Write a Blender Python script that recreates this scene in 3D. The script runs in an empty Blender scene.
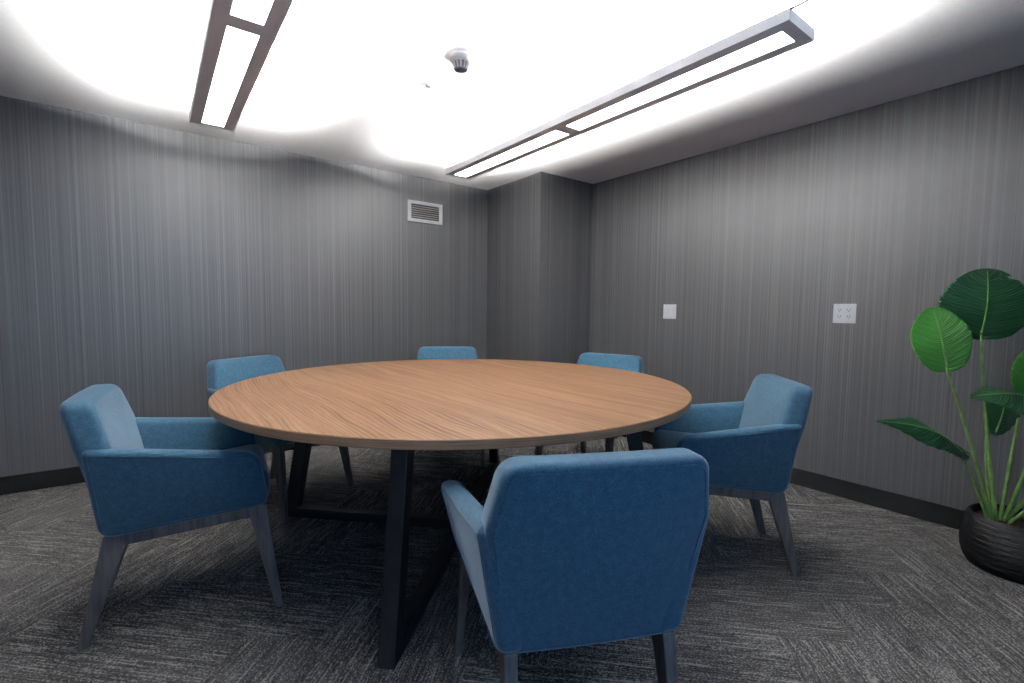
import bpy, bmesh, math, random
from mathutils import Vector, Matrix
random.seed(7)
C = bpy.context.scene.collection
sc = bpy.context.scene

# ------------------------------------------------------------------ camera
cam_d = bpy.data.cameras.new('camera')
cam = bpy.data.objects.new('camera', cam_d); C.objects.link(cam)
cam_d.sensor_width = 36.0
cam_d.lens = 474.24 / 1024 * 36.0
cam_d.clip_start = 0.02
F = Vector((0.60141133, 0.79618941, -0.06623319))
R = Vector((0.79832468, -0.60213171, 0.01072907))
U = Vector((0.03133873, 0.05932818, 0.99774649))
cam.matrix_world = Matrix(((R.x, U.x, -F.x, 0), (R.y, U.y, -F.y, 0), (R.z, U.z, -F.z, 1.0919), (0, 0, 0, 1)))
sc.camera = cam

# ------------------------------------------------------------------ world, exposure, window daylight
w = bpy.data.worlds.new('world'); sc.world = w; w.use_nodes = True
w.node_tree.nodes['Background'].inputs[0].default_value = (0.35, 0.6, 1.0, 1)
w.node_tree.nodes['Background'].inputs[1].default_value = 1.0
sc.view_settings.view_transform = 'Standard'
sc.view_settings.look = 'None'
sc.view_settings.exposure = 0.0
sc.view_settings.gamma = 1.0
sc.view_settings.use_curve_mapping = False
DOWN = 15.0      # lamp lens emission, lower side
UP = 1100.0        # lamp emission, upper side
DAY = 17.0       # watts of daylight through the window behind the camera
ld = bpy.data.lights.new('window_daylight', 'AREA'); ld.shape = 'RECTANGLE'
ld.size = 2.35; ld.size_y = 1.4; ld.energy = DAY; ld.color = (0.32, 0.58, 1.0)
lo = bpy.data.objects.new('window_daylight', ld); C.objects.link(lo)
lo.location = (0.09, -0.985, 1.2); lo.rotation_euler = (math.radians(90), 0, 0)

# ------------------------------------------------------------------ helpers
def link(o, parent=None):
    C.objects.link(o)
    if parent: o.parent = parent
    return o

def obj(name, bm, mat, parent=None, smooth=False, loc=None):
    me = bpy.data.meshes.new(name)
    bmesh.ops.recalc_face_normals(bm, faces=bm.faces)
    bm.to_mesh(me); bm.free()
    if smooth:
        for p in me.polygons: p.use_smooth = True
    for m in (mat if isinstance(mat, (list, tuple)) else [mat]): me.materials.append(m)
    o = bpy.data.objects.new(name, me); link(o, parent)
    if loc: o.location = loc
    return o

def tag(o, label=None, cat=None, group=None, kind=None):
    if label: o['label'] = label
    if cat: o['category'] = cat
    if group: o['group'] = group
    if kind: o['kind'] = kind
    return o

def thing(name, label, cat, loc=(0, 0, 0), rz=0, group=None):
    o = bpy.data.objects.new(name, None); o.empty_display_size = 0.1
    C.objects.link(o); o.location = loc; o.rotation_euler = (0, 0, rz)
    return tag(o, label, cat, group)

def dup(root, loc, rz, label):
    r = root.copy(); C.objects.link(r); r.location = loc; r.rotation_euler = (0, 0, rz)
    r['label'] = label
    for ch in list(root.children):
        c = ch.copy(); C.objects.link(c); c.parent = r
        for g in list(ch.children):
            d = g.copy(); C.objects.link(d); d.parent = c
    return r

def add_hexa(bm, bot, top, bevel=0.0, seg=2):
    """bot, top: four points each, same winding"""
    vs = [bm.verts.new(Vector(p)) for p in list(bot) + list(top)]
    fs = [bm.faces.new([vs[i] for i in q]) for q in
          ((3, 2, 1, 0), (4, 5, 6, 7), (0, 1, 5, 4), (1, 2, 6, 5), (2, 3, 7, 6), (3, 0, 4, 7))]
    if bevel > 0:
        es = list({e for f in fs for e in f.edges})
        bmesh.ops.bevel(bm, geom=es, offset=bevel, segments=seg, profile=0.5, affect='EDGES')

def add_box(bm, x0, y0, z0, x1, y1, z1, bevel=0.0, seg=2):
    b = [(x0, y0, z0), (x1, y0, z0), (x1, y1, z0), (x0, y1, z0)]
    t = [(x0, y0, z1), (x1, y0, z1), (x1, y1, z1), (x0, y1, z1)]
    add_hexa(bm, b, t, bevel, seg)

def box(name, dims, mat, parent=None, bevel=0.0, seg=2):
    bm = bmesh.new(); add_box(bm, *dims, bevel=bevel, seg=seg)
    return obj(name, bm, mat, parent)

def add_tube(bm, pts, rad, n=10, closed=False, cap=True):
    pts = [Vector(p) for p in pts]
    N = len(pts)
    if not isinstance(rad, (list, tuple)): rad = [rad] * N
    rings = []; prev = None
    for i, p in enumerate(pts):
        if closed: t = pts[(i + 1) % N] - pts[i - 1]
        else: t = pts[min(i + 1, N - 1)] - pts[max(i - 1, 0)]
        t.normalize()
        if prev is None:
            a = Vector((0, 0, 1)) if abs(t.z) < 0.9 else Vector((1, 0, 0))
            u = t.cross(a).normalized()
        else:
            u = (prev - t * prev.dot(t)).normalized()
        prev = u; v = t.cross(u)
        rings.append([bm.verts.new(p + (u * math.cos(k * 2 * math.pi / n) + v * math.sin(k * 2 * math.pi / n)) * rad[i]) for k in range(n)])
    for i in range(N if closed else N - 1):
        a, b = rings[i], rings[(i + 1) % N]
        for k in range(n):
            bm.faces.new((a[k], a[(k + 1) % n], b[(k + 1) % n], b[k]))
    if cap and not closed:
        bm.faces.new(rings[0][::-1]); bm.faces.new(rings[-1])

def add_lathe(bm, prof, n=48, center=(0, 0, 0), rfun=None):
    cx, cy, cz = center
    rings = []
    for j, (r, z) in enumerate(prof):
        if r < 1e-6:
            rings.append([bm.verts.new((cx, cy, cz + z))])
        else:
            rings.append([bm.verts.new((cx + (r + (rfun(k, j) if rfun else 0)) * math.cos(2 * math.pi * k / n),
                                        cy + (r + (rfun(k, j) if rfun else 0)) * math.sin(2 * math.pi * k / n), cz + z)) for k in range(n)])
    for a, b in zip(rings, rings[1:]):
        if len(a) == 1 and len(b) == 1: continue
        for k in range(n):
            k2 = (k + 1) % n
            if len(a) == 1: bm.faces.new((a[0], b[k], b[k2]))
            elif len(b) == 1: bm.faces.new((a[k], a[k2], b[0]))
            else: bm.faces.new((a[k], a[k2], b[k2], b[k]))

def round_poly(corners, radii, d, n=7):
    """convex CCW polygon, offset inward by d, corners rounded"""
    m = len(corners); cs = [Vector(c) for c in corners]; out = []
    off = []
    for i in range(m):
        a = cs[i]; b = cs[(i + 1) % m]; t = (b - a).normalized(); nn = Vector((-t.y, t.x))
        off.append((a + nn * d, t, nn))
    newc = []
    for i in range(m):
        p0, t0, _ = off[i - 1]; p1, t1, _ = off[i]
        den = t0.x * t1.y - t0.y * t1.x
        s = ((p1.x - p0.x) * t1.y - (p1.y - p0.y) * t1.x) / den
        newc.append(p0 + t0 * s)
    for i in range(m):
        t0 = off[i - 1][1]; t1 = off[i][1]
        r = max(radii[i] - d, 0.0015)
        ang = math.acos(max(-1, min(1, t0.dot(t1))))
        L = r * math.tan(ang / 2)
        st = newc[i] - t0 * L
        cen = st + Vector((-t0.y, t0.x)) * r
        a0 = math.atan2((st - cen).y, (st - cen).x)
        for k in range(n + 1):
            a = a0 + ang * k / n
            out.append(cen + Vector((math.cos(a), math.sin(a))) * r)
    return out

def slab(corners, radii, T, e, bulge, fmap, n=7):
    """soft upholstered slab; fmap(a, b, t) -> 3-D, t in [-T/2, T/2]"""
    def dens(loop):       # split long straight runs so bending maps stay smooth
        o = []
        for i in range(len(loop)):
            a, b = loop[i], loop[(i + 1) % len(loop)]
            o.append(a)
            if i % (n + 1) == n:
                for k in range(1, 8): o.append(a.lerp(b, k / 8))
        return o
    bm = bmesh.new()
    sides = []
    for sg in (1, -1):
        rings = []
        for k in range(6):
            th = math.pi / 2 * k / 5
            lp = dens(round_poly(corners, radii, e * (1 - math.cos(th)), n))
            t = sg * (T / 2 - e + e * math.sin(th))
            rings.append([bm.verts.new(fmap(p.x, p.y, t)) for p in lp])
            last = lp
        c = Vector((0, 0))
        for p in last: c += p
        c /= len(last)
        for f in (0.85, 0.65, 0.45, 0.22):
            t = sg * (T / 2 + bulge * (1 - f * f))
            rings.append([bm.verts.new(fmap(*(c + (p - c) * f), t)) for p in last])
        cv = bm.verts.new(fmap(c.x, c.y, sg * (T / 2 + bulge)))
        for a, b in zip(rings, rings[1:]):
            for k in range(len(a)):
                k2 = (k + 1) % len(a)
                bm.faces.new((a[k], a[k2], b[k2], b[k]))
        a = rings[-1]
        for k in range(len(a)): bm.faces.new((a[k], a[(k + 1) % len(a)], cv))
        sides.append(rings[0])
    a, b = sides
    for k in range(len(a)):
        k2 = (k + 1) % len(a); bm.faces.new((a[k], a[k2], b[k2], b[k]))
    return bm

def seam_loop(corners, radii, T, d, fmap, sg, n=7, r=0.0011):
    lp = round_poly(corners, radii, d, n)
    pts = []
    for i in range(len(lp)):
        a, b = lp[i], lp[(i + 1) % len(lp)]
        pts.append(a)
        if i % (n + 1) == n:
            for k in range(1, 8): pts.append(a.lerp(b, k / 8))
    bm = bmesh.new()
    add_tube(bm, [fmap(p.x, p.y, sg * T) for p in pts], r, 6, closed=True)
    return bm

# ------------------------------------------------------------------ materials
def mat(name, col=(0.5, 0.5, 0.5), rough=0.5, metal=0.0, spec=0.5):
    m = bpy.data.materials.new(name); m.use_nodes = True
    b = m.node_tree.nodes['Principled BSDF']
    b.inputs['Base Color'].default_value = (*col, 1); b.inputs['Roughness'].default_value = rough
    b.inputs['Metallic'].default_value = metal
    b.inputs['Specular IOR Level'].default_value = spec
    return m

class NT:
    def __init__(s, m): s.t = m.node_tree; s.b = s.t.nodes['Principled BSDF']
    def n(s, typ, **kw):
        nd = s.t.nodes.new(typ)
        for k, v in kw.items(): setattr(nd, k, v)
        return nd
    def l(s, a, b): s.t.links.new(a, b)
    def math(s, op, a, b=None, c=None):
        nd = s.n('ShaderNodeMath', operation=op)
        for i, v in enumerate((a, b, c)):
            if v is None: continue
            if hasattr(v, 'links') or hasattr(v, 'is_linked'): s.l(v, nd.inputs[i])
            else: nd.inputs[i].default_value = v
        return nd.outputs[0]
    def coords(s, kind='Object', scale=(1, 1, 1), rot=(0, 0, 0)):
        tc = s.n('ShaderNodeTexCoord'); mp = s.n('ShaderNodeMapping')
        mp.inputs['Scale'].default_value = scale; mp.inputs['Rotation'].default_value = rot
        s.l(tc.outputs[kind], mp.inputs[0]); return mp.outputs[0]
    def noise(s, vec, scale=5, detail=2, rough=0.5, dist=0.0):
        nd = s.n('ShaderNodeTexNoise'); nd.inputs['Scale'].default_value = scale
        nd.inputs['Detail'].default_value = detail; nd.inputs['Roughness'].default_value = rough
        nd.inputs['Distortion'].default_value = dist
        s.l(vec, nd.inputs['Vector']); return nd.outputs[0]
    def ramp(s, fac, stops):
        r = s.n('ShaderNodeValToRGB'); cr = r.color_ramp
        while len(cr.elements) < len(stops): cr.elements.new(0.5)
        for e, (p, c) in zip(cr.elements, stops):
            e.position = p; e.color = (*c, 1) if len(c) == 3 else c
        s.l(fac, r.inputs[0]); return r.outputs[0]
    def bump(s, h, strength=0.2, dist=0.01):
        b = s.n('ShaderNodeBump'); b.inputs['Strength'].default_value = strength
        b.inputs['Distance'].default_value = dist; s.l(h, b.inputs['Height'])
        s.l(b.outputs[0], s.b.inputs['Normal']); return b
    def comb(s, x, y, z):
        c = s.n('ShaderNodeCombineXYZ')
        for i, v in enumerate((x, y, z)):
            if hasattr(v, 'links') or hasattr(v, 'is_linked'): s.l(v, c.inputs[i])
            else: c.inputs[i].default_value = v
        return c.outputs[0]

def wallpaper():
    m = mat('wallpaper', rough=0.43, spec=0.85); t = NT(m)
    tc = t.n('ShaderNodeTexCoord'); sp = t.n('ShaderNodeSeparateXYZ'); t.l(tc.outputs['Object'], sp.inputs[0])
    s = t.math('ADD', sp.outputs[0], sp.outputs[1])
    v1 = t.comb(t.math('MULTIPLY', s, 190.0), t.math('MULTIPLY', sp.outputs[2], 0.25), 0.0)
    v2 = t.comb(t.math('MULTIPLY', s, 80.0), t.math('MULTIPLY', sp.outputs[2], 0.12), 3.0)
    v3 = t.comb(t.math('MULTIPLY', s, 110.0), t.math('MULTIPLY', sp.outputs[2], 260.0), 6.0)
    a = t.noise(v1, 1.0, 2, 0.6); b = t.noise(v2, 1.0, 2, 0.6); c = t.noise(v3, 1.0, 1)
    f = t.math('ADD', t.math('MULTIPLY', a, 0.55), t.math('MULTIPLY', b, 0.45))
    f = t.math('ADD', t.math('MULTIPLY', f, 0.88), t.math('MULTIPLY', c, 0.12))
    col = t.ramp(f, [(0.34, (0.034, 0.035, 0.038)), (0.5, (0.076, 0.077, 0.081)), (0.66, (0.140, 0.142, 0.149))])
    t.l(col, t.b.inputs['Base Color'])
    t.bump(f, 0.25, 0.002)
    return m

def carpet():
    m = mat('carpet', rough=0.95, spec=0.1); t = NT(m)
    W = 0.25; n = 3.0
    tc = t.n('ShaderNodeTexCoord'); mp = t.n('ShaderNodeMapping')
    mp.inputs['Rotation'].default_value = (0, 0, math.radians(45)); mp.inputs['Location'].default_value = (0.07, 0.11, 0)
    t.l(tc.outputs['Object'], mp.inputs[0])
    sp = t.n('ShaderNodeSeparateXYZ'); t.l(mp.outputs[0], sp.inputs[0])
    u = t.math('DIVIDE', sp.outputs[0], W); v = t.math('DIVIDE', sp.outputs[1], W)
    i = t.math('FLOOR', u); j = t.math('FLOOR', v)
    k = t.math('FLOORED_MODULO', t.math('SUBTRACT', i, j), 2 * n)
    hor = t.math('LESS_THAN', k, n - 0.5)
    ver = t.math('SUBTRACT', 1.0, hor)
    def mix(a, b): return t.math('ADD', t.math('MULTIPLY', a, hor), t.math('MULTIPLY', b, ver))
    along = mix(u, v); across = mix(v, u)
    idn = mix(t.math('ADD', t.math('MULTIPLY', t.math('SUBTRACT', i, k), 7.13), t.math('MULTIPLY', j, 3.71)),
              t.math('ADD', t.math('MULTIPLY', i, 5.37), t.math('MULTIPLY', t.math('ADD', j, k), 9.17)))
    # thin raised streaks running with each plank
    v1 = t.comb(t.math('MULTIPLY', across, 50.0), t.math('MULTIPLY', along, 2.2), idn)
    st = t.noise(v1, 1.0, 2, 0.55)
    v2 = t.comb(t.math('MULTIPLY', across, 56.0), t.math('MULTIPLY', along, 36.0), idn)
    sp2 = t.noise(v2, 1.0, 1, 0.5)
    v3 = t.comb(t.math('MULTIPLY', across, 3.0), t.math('MULTIPLY', along, 1.2), idn)
    md = t.noise(v3, 1.0, 2, 0.5)
    f = t.math('ADD', t.math('MULTIPLY', st, 0.42), t.math('ADD', t.math('MULTIPLY', sp2, 0.52), t.math('MULTIPLY', md, 0.12)))
    ln = t.noise(t.comb(t.math('MULTIPLY', across, 30.0), t.math('MULTIPLY', along, 0.9), t.math('ADD', idn, 40.0)), 1.0, 1, 0.5)
    ln = t.math('MULTIPLY', t.math('MAXIMUM', t.math('SUBTRACT', ln, 0.60), 0.0), 0.95)
    f = t.math('ADD', f, ln)
    col = t.ramp(f, [(0.38, (0.012, 0.0115, 0.012)), (0.49, (0.044, 0.042, 0.042)), (0.57, (0.116, 0.111, 0.108)), (0.66, (0.34, 0.325, 0.305))])
    t.l(col, t.b.inputs['Base Color'])
    t.bump(f, 0.7, 0.006)
    return m

def fabric():
    m = mat('blue_fabric', rough=0.85, spec=0.25); t = NT(m)
    t.b.inputs['Sheen Weight'].default_value = 0.45
    t.b.inputs['Sheen Roughness'].default_value = 0.45
    t.b.inputs['Sheen Tint'].default_value = (0.72, 0.85, 1.0, 1)
    v = t.coords('Object', (1, 1, 1))
    vh = t.coords('Object', (260, 260, 800)); vv = t.coords('Object', (800, 800, 260))
    a = t.noise(vh, 1.0, 1); b = t.noise(vv, 1.0, 1)
    f = t.math('ADD', t.math('MULTIPLY', a, 0.5), t.math('MULTIPLY', b, 0.5))
    g = t.noise(v, 60, 3, 0.6)
    f = t.math('ADD', t.math('MULTIPLY', f, 0.75), t.math('MULTIPLY', g, 0.25))
    col = t.ramp(f, [(0.33, (0.010, 0.037, 0.066)), (0.5, (0.022, 0.076, 0.124)), (0.68, (0.056, 0.138, 0.200))])
    t.l(col, t.b.inputs['Base Color']); t.bump(f, 0.35, 0.001)
    return m

def leg_wood():
    m = mat('stained_wood', rough=0.5, spec=0.4); t = NT(m)
    v = t.coords('Object', (60, 60, 6)); a = t.noise(v, 1.0, 3, 0.6)
    t.l(t.ramp(a, [(0.3, (0.06, 0.052, 0.050)), (0.7, (0.15, 0.130, 0.122))]), t.b.inputs['Base Color'])
    return m

def table_wood(edge=False):
    m = mat('oak_edge' if edge else 'oak_laminate', rough=0.38, spec=0.35); t = NT(m)
    if edge:
        tc = t.n('ShaderNodeTexCoord'); sp = t.n('ShaderNodeSeparateXYZ'); t.l(tc.outputs['Object'], sp.inputs[0])
        ang = t.math('ARCTAN2', sp.outputs[1], sp.outputs[0])
        v = t.comb(t.math('MULTIPLY', ang, 5.0), t.math('MULTIPLY', sp.outputs[2], 420.0), 0.0)
        a = t.noise(v, 1.0, 3, 0.6)
        t.l(t.ramp(a, [(0.3, (0.19, 0.105, 0.055)), (0.7, (0.42, 0.25, 0.145))]), t.b.inputs['Base Color'])
        return m
    tc = t.n('ShaderNodeTexCoord')
    sp = t.n('ShaderNodeSeparateXYZ'); t.l(tc.outputs['Object'], sp.inputs[0])
    # slow warp of the grain, running along y
    vw = t.comb(t.math('MULTIPLY', sp.outputs[0], 3.2), t.math('MULTIPLY', sp.outputs[1], 0.9), 0.0)
    wv = t.noise(vw, 1.0, 2, 0.5)
    x2 = t.math('ADD', sp.outputs[0], t.math('MULTIPLY', wv, 0.17))
    cath = t.n('ShaderNodeTexWave'); cath.wave_type = 'BANDS'; cath.bands_direction = 'X'; cath.wave_profile = 'SAW'
    cath.inputs['Scale'].default_value = 1.0; cath.inputs['Distortion'].default_value = 0.9; cath.inputs['Detail'].default_value = 2
    t.l(t.comb(t.math('MULTIPLY', x2, 19.0), t.math('MULTIPLY', sp.outputs[1], 0.6), 0.0), cath.inputs['Vector'])
    fine = t.noise(t.comb(t.math('MULTIPLY', x2, 130.0), t.math('MULTIPLY', sp.outputs[1], 3.0), 2.0), 1.0, 3, 0.65)
    pore = t.noise(t.comb(t.math('MULTIPLY', x2, 420.0), t.math('MULTIPLY', sp.outputs[1], 14.0), 5.0), 1.0, 1, 0.5)
    mid = t.noise(t.comb(t.math('MULTIPLY', x2, 36.0), t.math('MULTIPLY', sp.outputs[1], 0.8), 9.0), 1.0, 2, 0.5)
    f = t.math('ADD', t.math('MULTIPLY', fine, 0.34), t.math('ADD', t.math('MULTIPLY', mid, 0.34),
        t.math('ADD', t.math('MULTIPLY', cath.outputs['Fac'], 0.14), t.math('MULTIPLY', pore, 0.18))))
    col = t.ramp(f, [(0.38, (0.125, 0.056, 0.027)), (0.5, (0.28, 0.148, 0.078)), (0.62, (0.39, 0.23, 0.132))])
    t.l(col, t.b.inputs['Base Color'])
    return m

def plain_noise(name, c0, c1, scale, rough, spec=0.5, bump=0.0, metal=0.0):
    m = mat(name, rough=rough, spec=spec, metal=metal); t = NT(m)
    a = t.noise(t.coords('Object'), scale, 3, 0.6)
    t.l(t.ramp(a, [(0.35, c0), (0.65, c1)]), t.b.inputs['Base Color'])
    if bump: t.bump(a, bump, 0.002)
    return m

def emit(name, col, strength):
    m = bpy.data.materials.new(name); m.use_nodes = True
    nt = m.node_tree; nt.nodes.remove(nt.nodes['Principled BSDF'])
    e = nt.nodes.new('ShaderNodeEmission'); e.inputs[0].default_value = (*col, 1); e.inputs[1].default_value = strength
    nt.links.new(e.outputs[0], nt.nodes['Material Output'].inputs[0])
    return m

def leaf_mat(name, c0, c1, trans):
    m = mat(name, rough=0.36, spec=0.5); t = NT(m)
    tc = t.n('ShaderNodeTexCoord'); sp = t.n('ShaderNodeSeparateXYZ'); t.l(tc.outputs['UV'], sp.inputs[0])
    av = t.math('ABSOLUTE', t.math('SUBTRACT', sp.outputs[0], 0.5))
    s = t.math('SUBTRACT', sp.outputs[1], t.math('MULTIPLY', t.math('POWER', av, 1.3), 0.55))
    wv = t.math('SINE', t.math('MULTIPLY', s, 170.0))
    nz = t.noise(t.comb(t.math('MULTIPLY', s, 60.0), t.math('MULTIPLY', av, 3.0), 0.0), 1.0, 2)
    f = t.math('ADD', t.math('MULTIPLY', wv, 0.12), nz)
    t.l(t.ramp(f, [(0.3, c0), (0.7, c1)]), t.b.inputs['Base Color'])
    t.bump(wv, 0.5, 0.003)
    t.b.inputs['Subsurface Weight'].default_value = 0.0
    tr = t.n('ShaderNodeBsdfTranslucent'); tr.inputs[0].default_value = (c1[0] * 1.3, c1[1] * 1.3, c1[2], 1)
    mx = t.n('ShaderNodeMixShader'); mx.inputs[0].default_value = trans
    out = t.t.nodes['Material Output']
    t.l(t.b.outputs[0], mx.inputs[1]); t.l(tr.outputs[0], mx.inputs[2]); t.l(mx.outputs[0], out.inputs[0])
    return m

M = dict(
    wall=wallpaper(), carpet=carpet(), fabric=fabric(), leg=leg_wood(), wood=table_wood(), edge=table_wood(True),
    ceiling=plain_noise('ceiling_paint', (0.80, 0.80, 0.80), (0.84, 0.84, 0.84), 40, 0.9, 0.1),
    black=plain_noise('black_vinyl', (0.003, 0.003, 0.0035), (0.005, 0.005, 0.0055), 30, 0.7, 0.12),
    steel=plain_noise('black_steel', (0.008, 0.0085, 0.010), (0.014, 0.0145, 0.017), 50, 0.45, 0.4),
    alu=plain_noise('satin_aluminium', (0.85, 0.85, 0.86), (0.88, 0.88, 0.89), 60, 0.5, 0.4),
    white=plain_noise('white_plastic', (0.88, 0.88, 0.88), (0.92, 0.92, 0.92), 80, 0.35, 0.5),
    vent=plain_noise('white_enamel', (0.88, 0.88, 0.88), (0.92, 0.92, 0.92), 60, 0.4, 0.5),
    slat=plain_noise('grey_enamel', (0.30, 0.29, 0.28), (0.36, 0.35, 0.33), 60, 0.4, 0.5),
    duct=plain_noise('dark_duct', (0.02, 0.02, 0.02), (0.03, 0.03, 0.03), 20, 0.7),
    slot=plain_noise('dark_slot', (0.02, 0.02, 0.02), (0.03, 0.03, 0.03), 20, 0.6),
    grille=plain_noise('dark_grille', (0.22, 0.21, 0.20), (0.28, 0.26, 0.26), 90, 0.5),
    brass=plain_noise('sprinkler_metal', (0.45, 0.33, 0.27), (0.55, 0.42, 0.35), 90, 0.35, metal=0.6),
    soil=plain_noise('soil', (0.008, 0.006, 0.005), (0.03, 0.022, 0.016), 60, 0.95, 0.1, 0.8),
    stalk=plain_noise('leaf_stalk', (0.10, 0.20, 0.045), (0.17, 0.30, 0.075), 30, 0.4, 0.4),
    rib=plain_noise('leaf_midrib', (0.16, 0.33, 0.08), (0.24, 0.45, 0.13), 30, 0.4, 0.4),
    leaf=leaf_mat('dark_leaf', (0.010, 0.052, 0.020), (0.022, 0.095, 0.038), 0.12),
    leaf_young=leaf_mat('young_leaf', (0.045, 0.23, 0.03), (0.095, 0.36, 0.06), 0.3),
    down=emit('lamp_lens_glow', (1.0, 0.99, 0.98), DOWN),
    up=emit('lamp_upper_glow', (1.0, 0.99, 0.98), UP),
    sky=mat('window_frame_paint', (0.3, 0.3, 0.3), 0.5),
)
def pot_mat():
    m = mat('ribbed_black_ceramic', (0.005, 0.005, 0.0055), 0.5, 0, 0.22); t = NT(m)
    tc = t.n('ShaderNodeTexCoord'); sp = t.n('ShaderNodeSeparateXYZ'); t.l(tc.outputs['Object'], sp.inputs[0])
    ang = t.math('ARCTAN2', sp.outputs[1], sp.outputs[0])
    a = t.noise(t.comb(t.math('MULTIPLY', ang, 4.0), t.math('MULTIPLY', sp.outputs[2], 190.0), 0.0), 1.0, 2, 0.6)
    t.bump(a, 0.7, 0.004)
    return m
M['pot'] = pot_mat()

# ------------------------------------------------------------------ room
H = 2.25; Y0 = 3.890; X0 = 3.247; XC = 2.624; YC = 3.094; XL = -1.35; YR = -1.0
def struct(name, dims, m, bevel=0):
    o = box(name, dims, m, None, bevel); return tag(o, kind='structure')
struct('floor', (XL, YR, -0.1, X0, Y0, 0), M['carpet'])
struct('ceiling', (XL - .1, YR - .1, H, X0 + .1, Y0 + .1, H + 0.1), M['ceiling'])
struct('wall_back', (XL, Y0, -0.1, X0, Y0 + 0.1, H), M['wall'])
struct('wall_right', (X0, YR, -0.1, X0 + 0.1, Y0 + .1, H), M['wall'])
struct('wall_left', (XL - 0.1, YR, -0.1, XL, Y0 + .1, H), M['wall'])
struct('wall_column', (XC, YC, 0, X0, Y0, H), M['wall'])
# wall behind the camera, with its window
bm = bmesh.new()
wx0, wx1, wz0, wz1 = -1.12, 1.30, 0.48, 1.92
for d in ((XL - .1, YR - .1, -.1, wx0, YR, H), (wx1, YR - .1, -.1, X0 + .1, YR, H), (wx0, YR - .1, -.1, wx1, YR, wz0), (wx0, YR - .1, wz1, wx1, YR, H)):
    add_box(bm, *d)
tag(obj('wall_front', bm, M['wall']), kind='structure')
bm = bmesh.new()
for d in ((wx0, YR - .07, wz0, wx0 + .04, YR - .02, wz1), (wx1 - .04, YR - .07, wz0, wx1, YR - .02, wz1),
          (wx0 + .04, YR - .07, wz0, wx1 - .04, YR - .02, wz0 + .04), (wx0 + .04, YR - .07, wz1 - .04, wx1 - .04, YR - .02, wz1),
          (.07, YR - .07, wz0 + .04, .11, YR - .02, wz1 - .04)):
    add_box(bm, *d)
tag(obj('window_1', bm, M['sky']), kind='structure')
bh = 0.103; bt = 0.012
struct('baseboard_back', (XL, Y0 - bt, 0, XC, Y0, bh), M['black'], 0.002)
struct('baseboard_right', (X0 - bt, YR, 0, X0, YC, bh), M['black'], 0.002)
struct('baseboard_left', (XL, YR, 0, XL + bt, Y0 - bt, bh), M['black'], 0.002)
bm = bmesh.new()
add_box(bm, XC - bt, YC - bt, 0, XC, Y0 - bt, bh, 0.002); add_box(bm, XC, YC - bt, 0, X0 - bt, YC, bh, 0.002)
tag(obj('baseboard_column', bm, M['black']), kind='structure')

# ------------------------------------------------------------------ table
TX, TY, TR, TZ = 1.203, 1.992, 1.054, 0.74
t = thing('round_table', 'large round oak-topped meeting table on black crossed steel frames', 'table', (TX, TY, 0))
bm = bmesh.new()
th = 0.03
n = 192; loops = []
for r, z in ((TR - .0025, TZ), (TR, TZ - .0025), (TR, TZ - th + .0025), (TR - .0025, TZ - th)):
    loops.append([bm.verts.new((r * math.cos(2 * math.pi * k / n), r * math.sin(2 * math.pi * k / n), z)) for k in range(n)])
for a, b in zip(loops, loops[1:]):
    for k in range(n):
        f = bm.faces.new((a[k], b[k], b[(k + 1) % n], a[(k + 1) % n])); f.material_index = 1
bm.faces.new(loops[0]); bm.faces.new(loops[-1][::-1])
obj('tabletop', bm, [M['wood'], M['edge']], t)
def trapezoid(ang, name_rail):
    ca, sa = math.cos(ang), math.sin(ang)
    def P(s, q, z): return (s * ca - q * sa, s * sa + q * ca, z)      # s along frame, q across
    hw = 0.028; dep = 0.068; ft = 0.955; ins = 0.13; zt = TZ - th - 0.012
    for sg in (1, -1):
        bm = bmesh.new()
        def ring(so, z): return [P(sg * so, -hw * sg, z), P(sg * so, hw * sg, z), P(sg * (so - dep), hw * sg, z), P(sg * (so - dep), -hw * sg, z)]
        add_hexa(bm, ring(ft, 0), ring(ft - ins, zt), 0.003)
        obj('leg', bm, M['steel'], t)
    bm = bmesh.new(); L = ft - dep + .004
    hz = 0.048
    add_hexa(bm, [P(-L, -hw, 0), P(L, -hw, 0), P(L, hw, 0), P(-L, hw, 0)], [P(-L, -hw, hz), P(L, -hw, hz), P(L, hw, hz), P(-L, hw, hz)], 0.003)
    obj('floor_rail', bm, M['steel'], t)
    bm = bmesh.new(); L2 = ft - ins - dep * .5
    add_hexa(bm, [P(-L2, -hw * .9, zt - .045), P(L2, -hw * .9, zt - .045), P(L2, hw * .9, zt - .045), P(-L2, hw * .9, zt - .045)],
             [P(-L2, -hw * .9, zt), P(L2, -hw * .9, zt), P(L2, hw * .9, zt), P(-L2, hw * .9, zt)], 0.003)
    for sg in (1, -1):      # mounting plates against the underside
        s0 = sg * (ft - ins + .01); s1 = sg * (ft - ins - dep - .06)
        a, b = min(s0, s1), max(s0, s1)
        add_hexa(bm, [P(a, -.05, zt), P(b, -.05, zt), P(b, .05, zt), P(a, .05, zt)],
                 [P(a, -.05, TZ - th), P(b, -.05, TZ - th), P(b, .05, TZ - th), P(a, .05, TZ - th)])
    obj('top_rail', bm, M['steel'], t)
trapezoid(math.radians(45), 0); trapezoid(math.radians(-45), 0)

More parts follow.
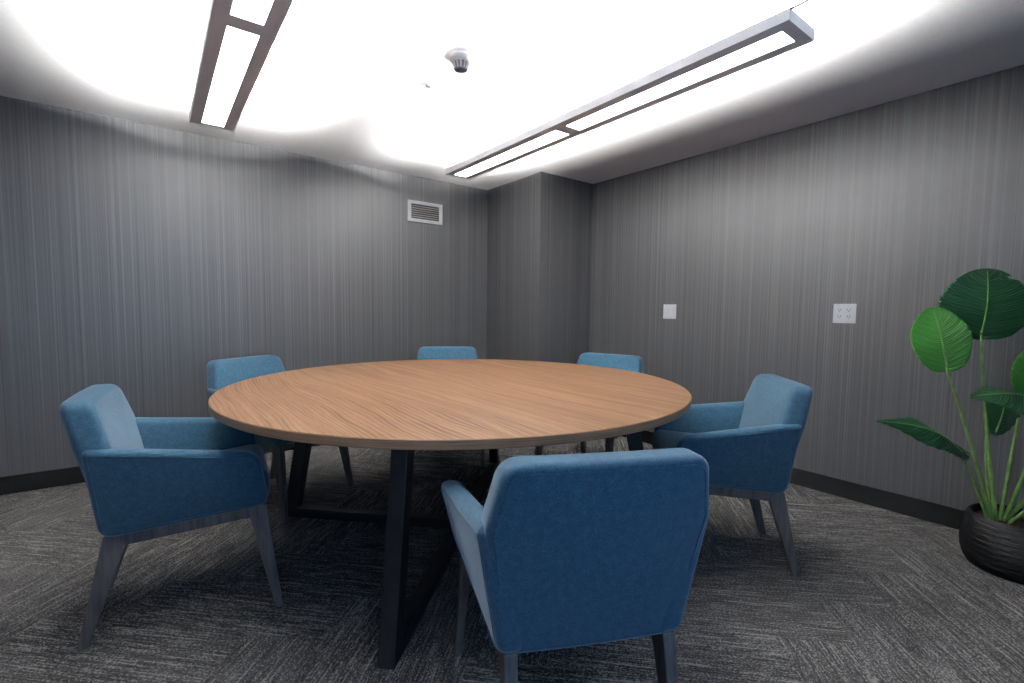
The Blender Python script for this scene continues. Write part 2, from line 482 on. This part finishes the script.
# ------------------------------------------------------------------ chairs
def make_chair(label):
    c = thing('armchair', label, 'chair', group='blue armchairs around the round table')
    fb = M['fabric']; lg = M['leg']
    # back: local coords a = -y (so that a, b, t is right-handed), b = z, t = rearward
    def xo(z):
        q = (z - .355) / .455
        return -0.230 - 0.062 * q - 0.034 * q * q
    def fback(a, b, tt):
        T = 0.100 - 0.018 * max(0, (b - .355) / .455)
        x = xo(b) + T / 2 - tt * T / 0.07 + 0.16 * a * a
        return Vector((x, -a, b))
    cor = [(-.209, .345), (.209, .345), (.251, .650), (.219, .797), (-.219, .797), (-.251, .650)]
    rad = [.035, .035, .12, .048, .048, .12]
    bk = obj('backrest', slab(cor, rad, .07, .019, .006, fback), fb, c, True)
    obj('piping', seam_loop(cor, rad, .0355, .019, fback, 1), fb, bk, True)
    # arms / side panels
    for sg in (1, -1):
        def farm(a, b, tt, sg=sg):
            yb = .213 + (a + .23) / .48 * .047
            yt = .254 + (a + .28) / .48 * .072
            q = (b - .355) / .27
            T = .062 - .002 * q
            y = yb + (yt - yb) * q - T / 2 + tt * T / .056
            return Vector((a, sg * y, b))
        cor2 = [(-.234, .345), (.248, .385), (.218, .592), (-.262, .657)]
        rad2 = [.042, .035, .062, .02]
        ar = obj('armrest', slab(cor2, rad2, .056, .020, .003, farm), fb, c, True)
        obj('piping', seam_loop(cor2, rad2, .0285, .0165, farm, 1), fb, ar, True)
    # seat cushion
    def fseat(a, b, tt):
        return Vector((a, b, .434 + tt + .012 * max(0, (a - .1)) / .2 * (1 if tt > 0 else 0) - (.35 * max(0, a - .23) ** 1.0 if tt > 0 else 0)))
    cor3 = [(-.22, -.185), (.256, -.222), (.256, .222), (-.22, .185)]
    obj('seat', slab(cor3, [.03, .05, .05, .03], .114, .035, .022, fseat), fb, c, True)
    # legs
    for sg in (1, -1):
        bm = bmesh.new()
        def rect(x, y, z, hx, hy): return [(x - hx, y - hy, z), (x + hx, y - hy, z), (x + hx, y + hy, z), (x - hx, y + hy, z)]
        add_hexa(bm, rect(-.287, sg * .190, 0, .014, .011), rect(-.190, sg * .186, .356, .034, .016), .003)
        obj('leg', bm, lg, c)
        bm = bmesh.new()
        add_hexa(bm, rect(.272, sg * .255, 0, .013, .011), rect(.208, sg * .232, .386, .030, .017), .003)
        obj('leg', bm, lg, c)
    bm = bmesh.new()
    for sg in (1, -1):
        def rr(x, y, z0, z1): return [(x, y - .013, z0), (x, y + .013, z0), (x, y + .013, z1), (x, y - .013, z1)]
        add_hexa(bm, rr(-.20, sg * .186, .312, .358), rr(.21, sg * .231, .345, .386), .003)
    add_box(bm, .190, -.225, .345, .215, .225, .384, .003)
    # plywood deck under the cushion
    add_hexa(bm, [(-.2, -.17, .357), (.23, -.2, .380), (.23, .2, .380), (-.2, .17, .357)],
             [(-.2, -.17, .372), (.23, -.2, .392), (.23, .2, .392), (-.2, .17, .372)])
    obj('seat_frame', bm, lg, c)
    return c
spots = [
    ((0.092, 2.130), -6, 'blue fabric armchair at the far left, seen fully from its side'),
    ((0.570, 2.943), -57, 'blue fabric armchair behind the left end of the table, below the bare wall'),
    ((1.707, 3.045), -120, 'blue fabric armchair behind the table showing only its back top, under the wall vent'),
    ((2.232, 2.100), 196, 'blue fabric armchair behind the right end of the table, in front of the wall corner'),
    ((2.038, 1.142), 134, 'blue fabric armchair right of the table, seen from its side, below the wall switch'),
    ((0.852, 0.893), 64.5, 'blue fabric armchair nearest the camera, seen from behind'),
]
chair = make_chair(spots[0][2])
for k, ((x, y), a, lab) in enumerate(spots):
    if k == 0: chair.location = (x, y, 0); chair.rotation_euler = (0, 0, math.radians(a))
    else: dup(chair, (x, y, 0), math.radians(a), lab)

# ------------------------------------------------------------------ ceiling lights
def fixture(name, label, x0, y0, L):
    wd = 0.205; zb = 2.075; zt = 2.115
    t = thing(name, label, 'ceiling light', (x0, y0, zb), 0, 'suspended linear ceiling lights')
    hh = zt - zb
    lens = []
    lx0, lx1 = 0.052, 0.154
    mid = 0.5 * L
    lens = [(lx0, 0.044, lx1, mid - .04), (lx0, mid + .04, lx1, L - .036)]
    # housing: side walls, bottom plate with two openings
    bm = bmesh.new(); s = 0.004
    add_box(bm, 0, 0, 0, s, L, hh); add_box(bm, wd - s, 0, 0, wd, L, hh)
    add_box(bm, s, 0, 0, wd - s, s, hh); add_box(bm, s, L - s, 0, wd - s, L, hh)
    pz = 0.006
    add_box(bm, s, s, 0, lx0, L - s, pz); add_box(bm, lx1, s, 0, wd - s, L - s, pz)
    add_box(bm, lx0, s, 0, lx1, lens[0][1], pz); add_box(bm, lx0, lens[0][3], 0, lx1, lens[1][1], pz)
    add_box(bm, lx0, lens[1][3], 0, lx1, L - s, pz)
    obj('housing', bm, M['alu'], t)
    for a in lens:
        bm = bmesh.new(); add_box(bm, a[0], a[1], 0.003, a[2], a[3], 0.0055)
        obj('lens', bm, M['down'], t)
    # upper diffuser, sunk below the rim
    bm = bmesh.new(); add_box(bm, wd / 2 - .016, .03, 0.0065, wd / 2 + .016, L - .03, 0.0235)
    obj('upper_diffuser', bm, M['up'], t)
    for yy in (0.12, L - .12):
        bm = bmesh.new()
        add_tube(bm, [(wd / 2, yy, .024), (wd / 2, yy, H - zb - .006)], .0009, 6)
        add_lathe(bm, [(0, H - zb), (.016, H - zb), (.016, H - zb - .006), (.004, H - zb - .012), (0, H - zb - .012)], 20, (wd / 2, yy, 0))
        obj('suspension_cable', bm, M['white'], t)
    return t
FL = 2.355
fixture('linear_ceiling_light', 'long suspended linear light at upper left, seen end-on and running out of frame', 0.185, 0.772, FL)
f2 = fixture('linear_ceiling_light', 'long suspended linear light at upper right, its whole length in view', 1.735, 0.772, FL)
bm = bmesh.new()
pts = []
P0 = Vector((0.004, 0.006, 0.037)); P1 = Vector((0.02, -0.10, 0.030)); P2 = Vector((0.075, -0.22, 0.174))
for k in range(13):
    q = k / 12; pts.append(P0 * (1 - q) ** 2 + P1 * 2 * q * (1 - q) + P2 * q * q)
add_tube(bm, pts, .004, 8)
obj('power_cord', bm, M['slot'], f2, True)

# ------------------------------------------------------------------ smoke detector, sprinkler
t = thing('smoke_detector', 'round white smoke detector with a dark grille on the ceiling', 'smoke detector', (1.145, 1.922, H))
bm = bmesh.new(); add_lathe(bm, [(0, 0), (.083, 0), (.083, -.008), (.076, -.016), (.062, -.018), (0, -.018)], 48)
obj('mounting_base', bm, M['white'], t, True)
bm = bmesh.new(); add_lathe(bm, [(0, -.016), (.052, -.016), (.052, -.030), (.046, -.042), (.040, -.046), (0, -.046)], 48)
obj('body', bm, M['white'], t, True)
bm = bmesh.new(); add_lathe(bm, [(0, -.045), (.034, -.045), (.026, -.072), (0, -.072)], 48)
gr = obj('sensor_grille', bm, M['grille'], t, True)
bm = bmesh.new()
for k in range(12):
    a = 2 * math.pi * k / 12; ca, sa = math.cos(a), math.sin(a)
    add_tube(bm, [(.037 * ca, .037 * sa, -.044), (.029 * ca, .029 * sa, -.073)], .0022, 6)
obj('rib', bm, M['white'], gr)
bm = bmesh.new(); add_lathe(bm, [(0, -.071), (.030, -.071), (.030, -.077), (.022, -.080), (0, -.080)], 32)
obj('cap', bm, M['grille'], t, True)
t = thing('fire_sprinkler', 'small white-ringed fire sprinkler on the ceiling beside the smoke detector', 'sprinkler', (1.161, 2.272, H))
bm = bmesh.new(); add_lathe(bm, [(0, 0), (.040, 0), (.038, -.006), (.024, -.010), (0, -.010)], 40)
obj('escutcheon', bm, M['white'], t, True)
bm = bmesh.new(); add_lathe(bm, [(0, -.008), (.009, -.010), (.007, -.016), (.004, -.017), (0, -.017)], 20)
for sg in (1, -1): add_tube(bm, [(sg * .012, 0, -.008), (sg * .013, 0, -.014), (sg * .004, 0, -.021)], .002, 6)
obj('sprinkler_frame', bm, M['brass'], t, True)
bm = bmesh.new(); add_lathe(bm, [(0, -.020), (.014, -.020), (.014, -.022), (0, -.022)], 24)
obj('deflector', bm, M['brass'], t)

# ------------------------------------------------------------------ wall vent
t = thing('air_vent', 'white louvered air vent high on the back wall', 'vent', (1.9545, Y0, 1.947))
W2, H2 = .170, .0905
bm = bmesh.new()
b = .034
for d in ((-W2, -.010, -H2, W2, 0, -H2 + b - .006), (-W2, -.010, H2 - b + .006, W2, 0, H2), (-W2, -.010, -H2 + b - .006, -W2 + b, 0, H2 - b + .006), (W2 - b, -.010, -H2 + b - .006, W2, 0, H2 - b + .006)):
    add_box(bm, *d, bevel=.0015)
obj('frame', bm, M['vent'], t)
obj('duct_backing', (lambda m: (add_box(m, -W2 + b, -.0015, -H2 + b - .006, W2 - b, -.0005, H2 - b + .006), m)[1])(bmesh.new()), M['duct'], t)
for k in range(7):
    z = -H2 + b + .004 + k * .0185
    if z > H2 - b + .004: break
    bm = bmesh.new()
    add_hexa(bm, [(-W2 + b, -.009, z), (W2 - b, -.009, z), (W2 - b, -.002, z + .009), (-W2 + b, -.002, z + .009)],
             [(-W2 + b, -.009, z + .002), (W2 - b, -.009, z + .002), (W2 - b, -.002, z + .011), (-W2 + b, -.002, z + .011)])
    obj('slat', bm, M['slat'], t)

# ------------------------------------------------------------------ switch and outlets on the right wall (plates face -x)
t = thing('light_switch', 'white two-rocker light switch plate on the right wall near the corner', 'light switch', (X0, 2.239, 1.093))
bm = bmesh.new(); add_box(bm, -.006, -.058, -.057, 0, .058, .057, .002)
obj('wall_plate', bm, M['white'], t)
for y in (-.023, .023):
    bm = bmesh.new()
    add_hexa(bm, [(-.0075, y - .0165, -.033), (-.005, y - .0165, -.033), (-.005, y + .0165, -.033), (-.0075, y + .0165, -.033)],
             [(-.0115, y - .0165, .033), (-.005, y - .0165, .033), (-.005, y + .0165, .033), (-.0115, y + .0165, .033)], .001)
    obj('rocker', bm, M['vent'], t)
t = thing('power_outlet', 'white double power outlet plate with four sockets on the right wall', 'power outlet', (X0, 1.0535, 1.0925))
bm = bmesh.new(); add_box(bm, -.006, -.058, -.057, 0, .058, .057, .002)
obj('wall_plate', bm, M['white'], t)
for y in (-.023, .023):
    for z in (-.0195, .0195):
        bm = bmesh.new()
        cor = [(y - .017, z - .014), (y + .017, z - .014), (y + .017, z + .014), (y - .017, z + .014)]
        lp = round_poly(cor, [.009] * 4, 0, 5)
        a = [bm.verts.new((-.0055, p.x, p.y)) for p in lp]; b_ = [bm.verts.new((-.0085, p.x, p.y)) for p in lp]
        for k in range(len(a)): bm.faces.new((a[k], a[(k + 1) % len(a)], b_[(k + 1) % len(a)], b_[k]))
        bm.faces.new(b_); bm.faces.new(a[::-1])
        so = obj('socket', bm, M['vent'], t)
        bm = bmesh.new()
        for dy in (-.0062, .0062): add_box(bm, -.0090, y + dy - .0012, z - .001, -.0084, y + dy + .0012, z + .008)
        add_box(bm, -.0090, y - .0022, z - .0095, -.0084, y + .0022, z - .0055)
        obj('slots', bm, M['slot'], so)

# ------------------------------------------------------------------ potted plant
PX, PY = 2.93, 0.265
pl = thing('potted_plant', 'tall leafy green plant in a black ribbed pot against the right wall', 'plant', (PX, PY, 0))
prof = [(0, 0), (.145, 0), (.156, .004), (.169, .030), (.178, .065), (.181, .10), (.180, .13), (.176, .16), (.168, .195), (.160, .220), (.155, .228), (.148, .228), (.144, .220), (.150, .195), (.148, .17), (0, .17)]
pr2 = []
for a, b in zip(prof, prof[1:]):
    for k in range(4): pr2.append((a[0] + (b[0] - a[0]) * k / 4, a[1] + (b[1] - a[1]) * k / 4))
pr2.append(prof[-1])
bm = bmesh.new()
add_lathe(bm, pr2, 96, rfun=lambda k, j: .0012 * math.sin(j * 2.1 + math.sin(k * .2) * 1.3) if pr2[j][0] > .13 else 0)
obj('pot', bm, M['pot'], pl, True)
bm = bmesh.new()
add_lathe(bm, [(0, .206), (.05, .204), (.10, .201), (.13, .198), (.148, .195)], 48, rfun=None)
for v in bm.verts: v.co.z += random.uniform(-.004, .004)
obj('soil', bm, M['soil'], pl, True)

def bez(p0, p1, p2, q): return p0 * (1 - q) ** 2 + p1 * 2 * q * (1 - q) + p2 * q * q
def stalk(base, lb, bow, r0=.0085, r1=.0045):
    b0 = Vector(base) - Vector((PX, PY, 0)); b2 = Vector(lb) - Vector((PX, PY, 0))
    mid = b0.lerp(b2, .5) + Vector(bow)
    bm = bmesh.new(); N = 16
    pts = [bez(b0, mid, b2, k / N) for k in range(N + 1)]
    add_tube(bm, pts, [r0 + (r1 - r0) * k / N for k in range(N + 1)], 10)
    return obj('leaf_stalk', bm, M['stalk'], pl, True)

def leaf(base, tip, width, nrm, m, arch=0.03, fold=0.12, curl=0.0, pk=0.42, pw=0.55, ripple=.0025, notch=None, point=.0):
    """base/tip world, width full, nrm: direction the upper face looks at"""
    o = Vector((PX, PY, 0)); b = Vector(base) - o; tp = Vector(tip) - o
    L = (tp - b).length; ax = (tp - b).normalized(); nr = Vector(nrm); nr = (nr - ax * nr.dot(ax)).normalized(); sd = ax.cross(nr)
    bm = bmesh.new(); uvl = bm.loops.layers.uv.new('uv')
    NS, NV = 56, 20; grid = []; mid = []
    for i in range(NS + 1):
        s = i / NS
        c = b + ax * (L * s) + nr * (arch * math.sin(math.pi * s))
        mid.append(c.copy())
        q = s ** (math.log(.5) / math.log(pk))
        hw = width / 2 * max(0.0, math.sin(math.pi * q)) ** pw
        if point: hw *= (1 - point * max(0, s - .6) / .4)
        row = []
        for j in range(NV + 1):
            v = -1 + 2 * j / NV
            lat = hw * v
            k = lat / (width / 2)
            h = -fold * abs(lat) - curl * k * k * width + ripple * math.sin((s - .28 * abs(v) ** 1.3) * 60 + (1 if v > 0 else 0)) * min(1, abs(v) * 2)
            h += .006 * math.sin(s * 11 + 2 * v) * v * v
            back = -.10 * L * abs(v) ** 2 * math.exp(-((s - .0) / .25) ** 2)      # heart-shaped lobes by the stalk
            if notch and v * notch[0] > .45 and abs(s - notch[1]) < .03: lat *= .78
            row.append(bm.verts.new(c + sd * lat + nr * h + ax * back))
        grid.append(row)
    for i in range(NS):
        for j in range(NV):
            vs = (grid[i][j], grid[i][j + 1], grid[i + 1][j + 1], grid[i + 1][j])
            f = bm.faces.new(vs)
            for lp, (ii, jj) in zip(f.loops, ((i, j), (i, j + 1), (i + 1, j + 1), (i + 1, j))):
                lp[uvl].uv = (jj / NV, ii / NS)
    bmesh.ops.remove_doubles(bm, verts=bm.verts, dist=1e-5)
    lf = obj('leaf', bm, m, pl, True)
    md = lf.modifiers.new('thick', 'SOLIDIFY'); md.thickness = .0008
    bm = bmesh.new()
    add_tube(bm, [p + nr * .0012 for p in mid[:-2]], [.0038 * (1 - .85 * k / NS) for k in range(NS - 1)], 8)
    obj('midrib', bm, M['rib'], lf, True)
    return lf
B = (2.885, .325, .195)
def root(dx, dy): return (B[0] + dx * .7, B[1] + dy * .7, .19)
toC = Vector((-.78, -.30, .0))
# upright dark leaf, top of the plant
stalk(root(0, .0), (2.95, .427, 1.007), (.02, .02, .03))
leaf((2.95, .427, 1.010), (2.960, .425, 1.300), .33, (-.8, -.5, .35), M['leaf'], arch=.025, fold=.10, pk=.42, pw=.5, notch=(1, .86))
# bright young leaf to its left
stalk(root(-.03, .015), (2.745, .498, .862), (.03, .0, .02), r1=.004)
leaf((2.745, .498, .868), (2.755, .560, 1.125), .205, (-.9, -.35, .25), M['leaf_young'], arch=.02, fold=.10, pk=.45, pw=.5)
# low drooping leaf reaching left
stalk(root(-.045, .02), (2.771, .433, .500), (.0, .0, -.01), r0=.007, r1=.004)
leaf((2.771, .433, .500), (2.394, .642, .645), .150, (-.15, -.6, .75), M['leaf'], arch=.05, fold=.35, pk=.42, pw=.75, point=.3)
# level dark leaf in front, reaching left from the frame edge
stalk(root(.03, -.02), (2.90, .215, .735), (.03, -.03, .05), r1=.0055)
leaf((2.905, .210, .735), (2.665, .405, .755), .20, (-.15, -.35, .9), M['leaf'], arch=.03, fold=.30, pk=.45, pw=.7, point=.3)
# young leaf at the right edge
stalk(root(.02, -.01), (3.135, .300, .735), (-.02, .0, .05), r1=.005)
leaf((3.13, .265, .735), (3.10, .195, 1.00), .22, (-.9, -.3, .2), M['leaf_young'], arch=.02, fold=.12, pk=.45, pw=.55)
# small dark leaf deep inside
stalk(root(.0, .01), (3.06, .40, .53), (-.04, .02, .05), r0=.006, r1=.004)
leaf((3.06, .37, .56), (3.07, .35, .74), .12, (-.9, -.4, .2), M['leaf'], arch=.02, fold=.15, pk=.5, pw=.6)
# outer stalks and leaves running past the picture's edge
stalk(root(.05, -.02), (3.05, .12, .70), (-.02, -.05, .02))
leaf((3.05, .12, .70), (3.08, .00, 1.02), .26, (-.9, .1, .2), M['leaf'], arch=.03, fold=.12)
stalk(root(.05, -.03), (2.96, .06, .52), (.0, -.05, .02), r0=.007)
leaf((2.96, .06, .52), (2.80, -.22, .66), .17, (-.2, .3, .9), M['leaf'], arch=.05, fold=.3, pw=.7, point=.3)
stalk(root(.01, -.04), (2.93, .215, .33), (.0, -.04, .06), r0=.006, r1=.003)
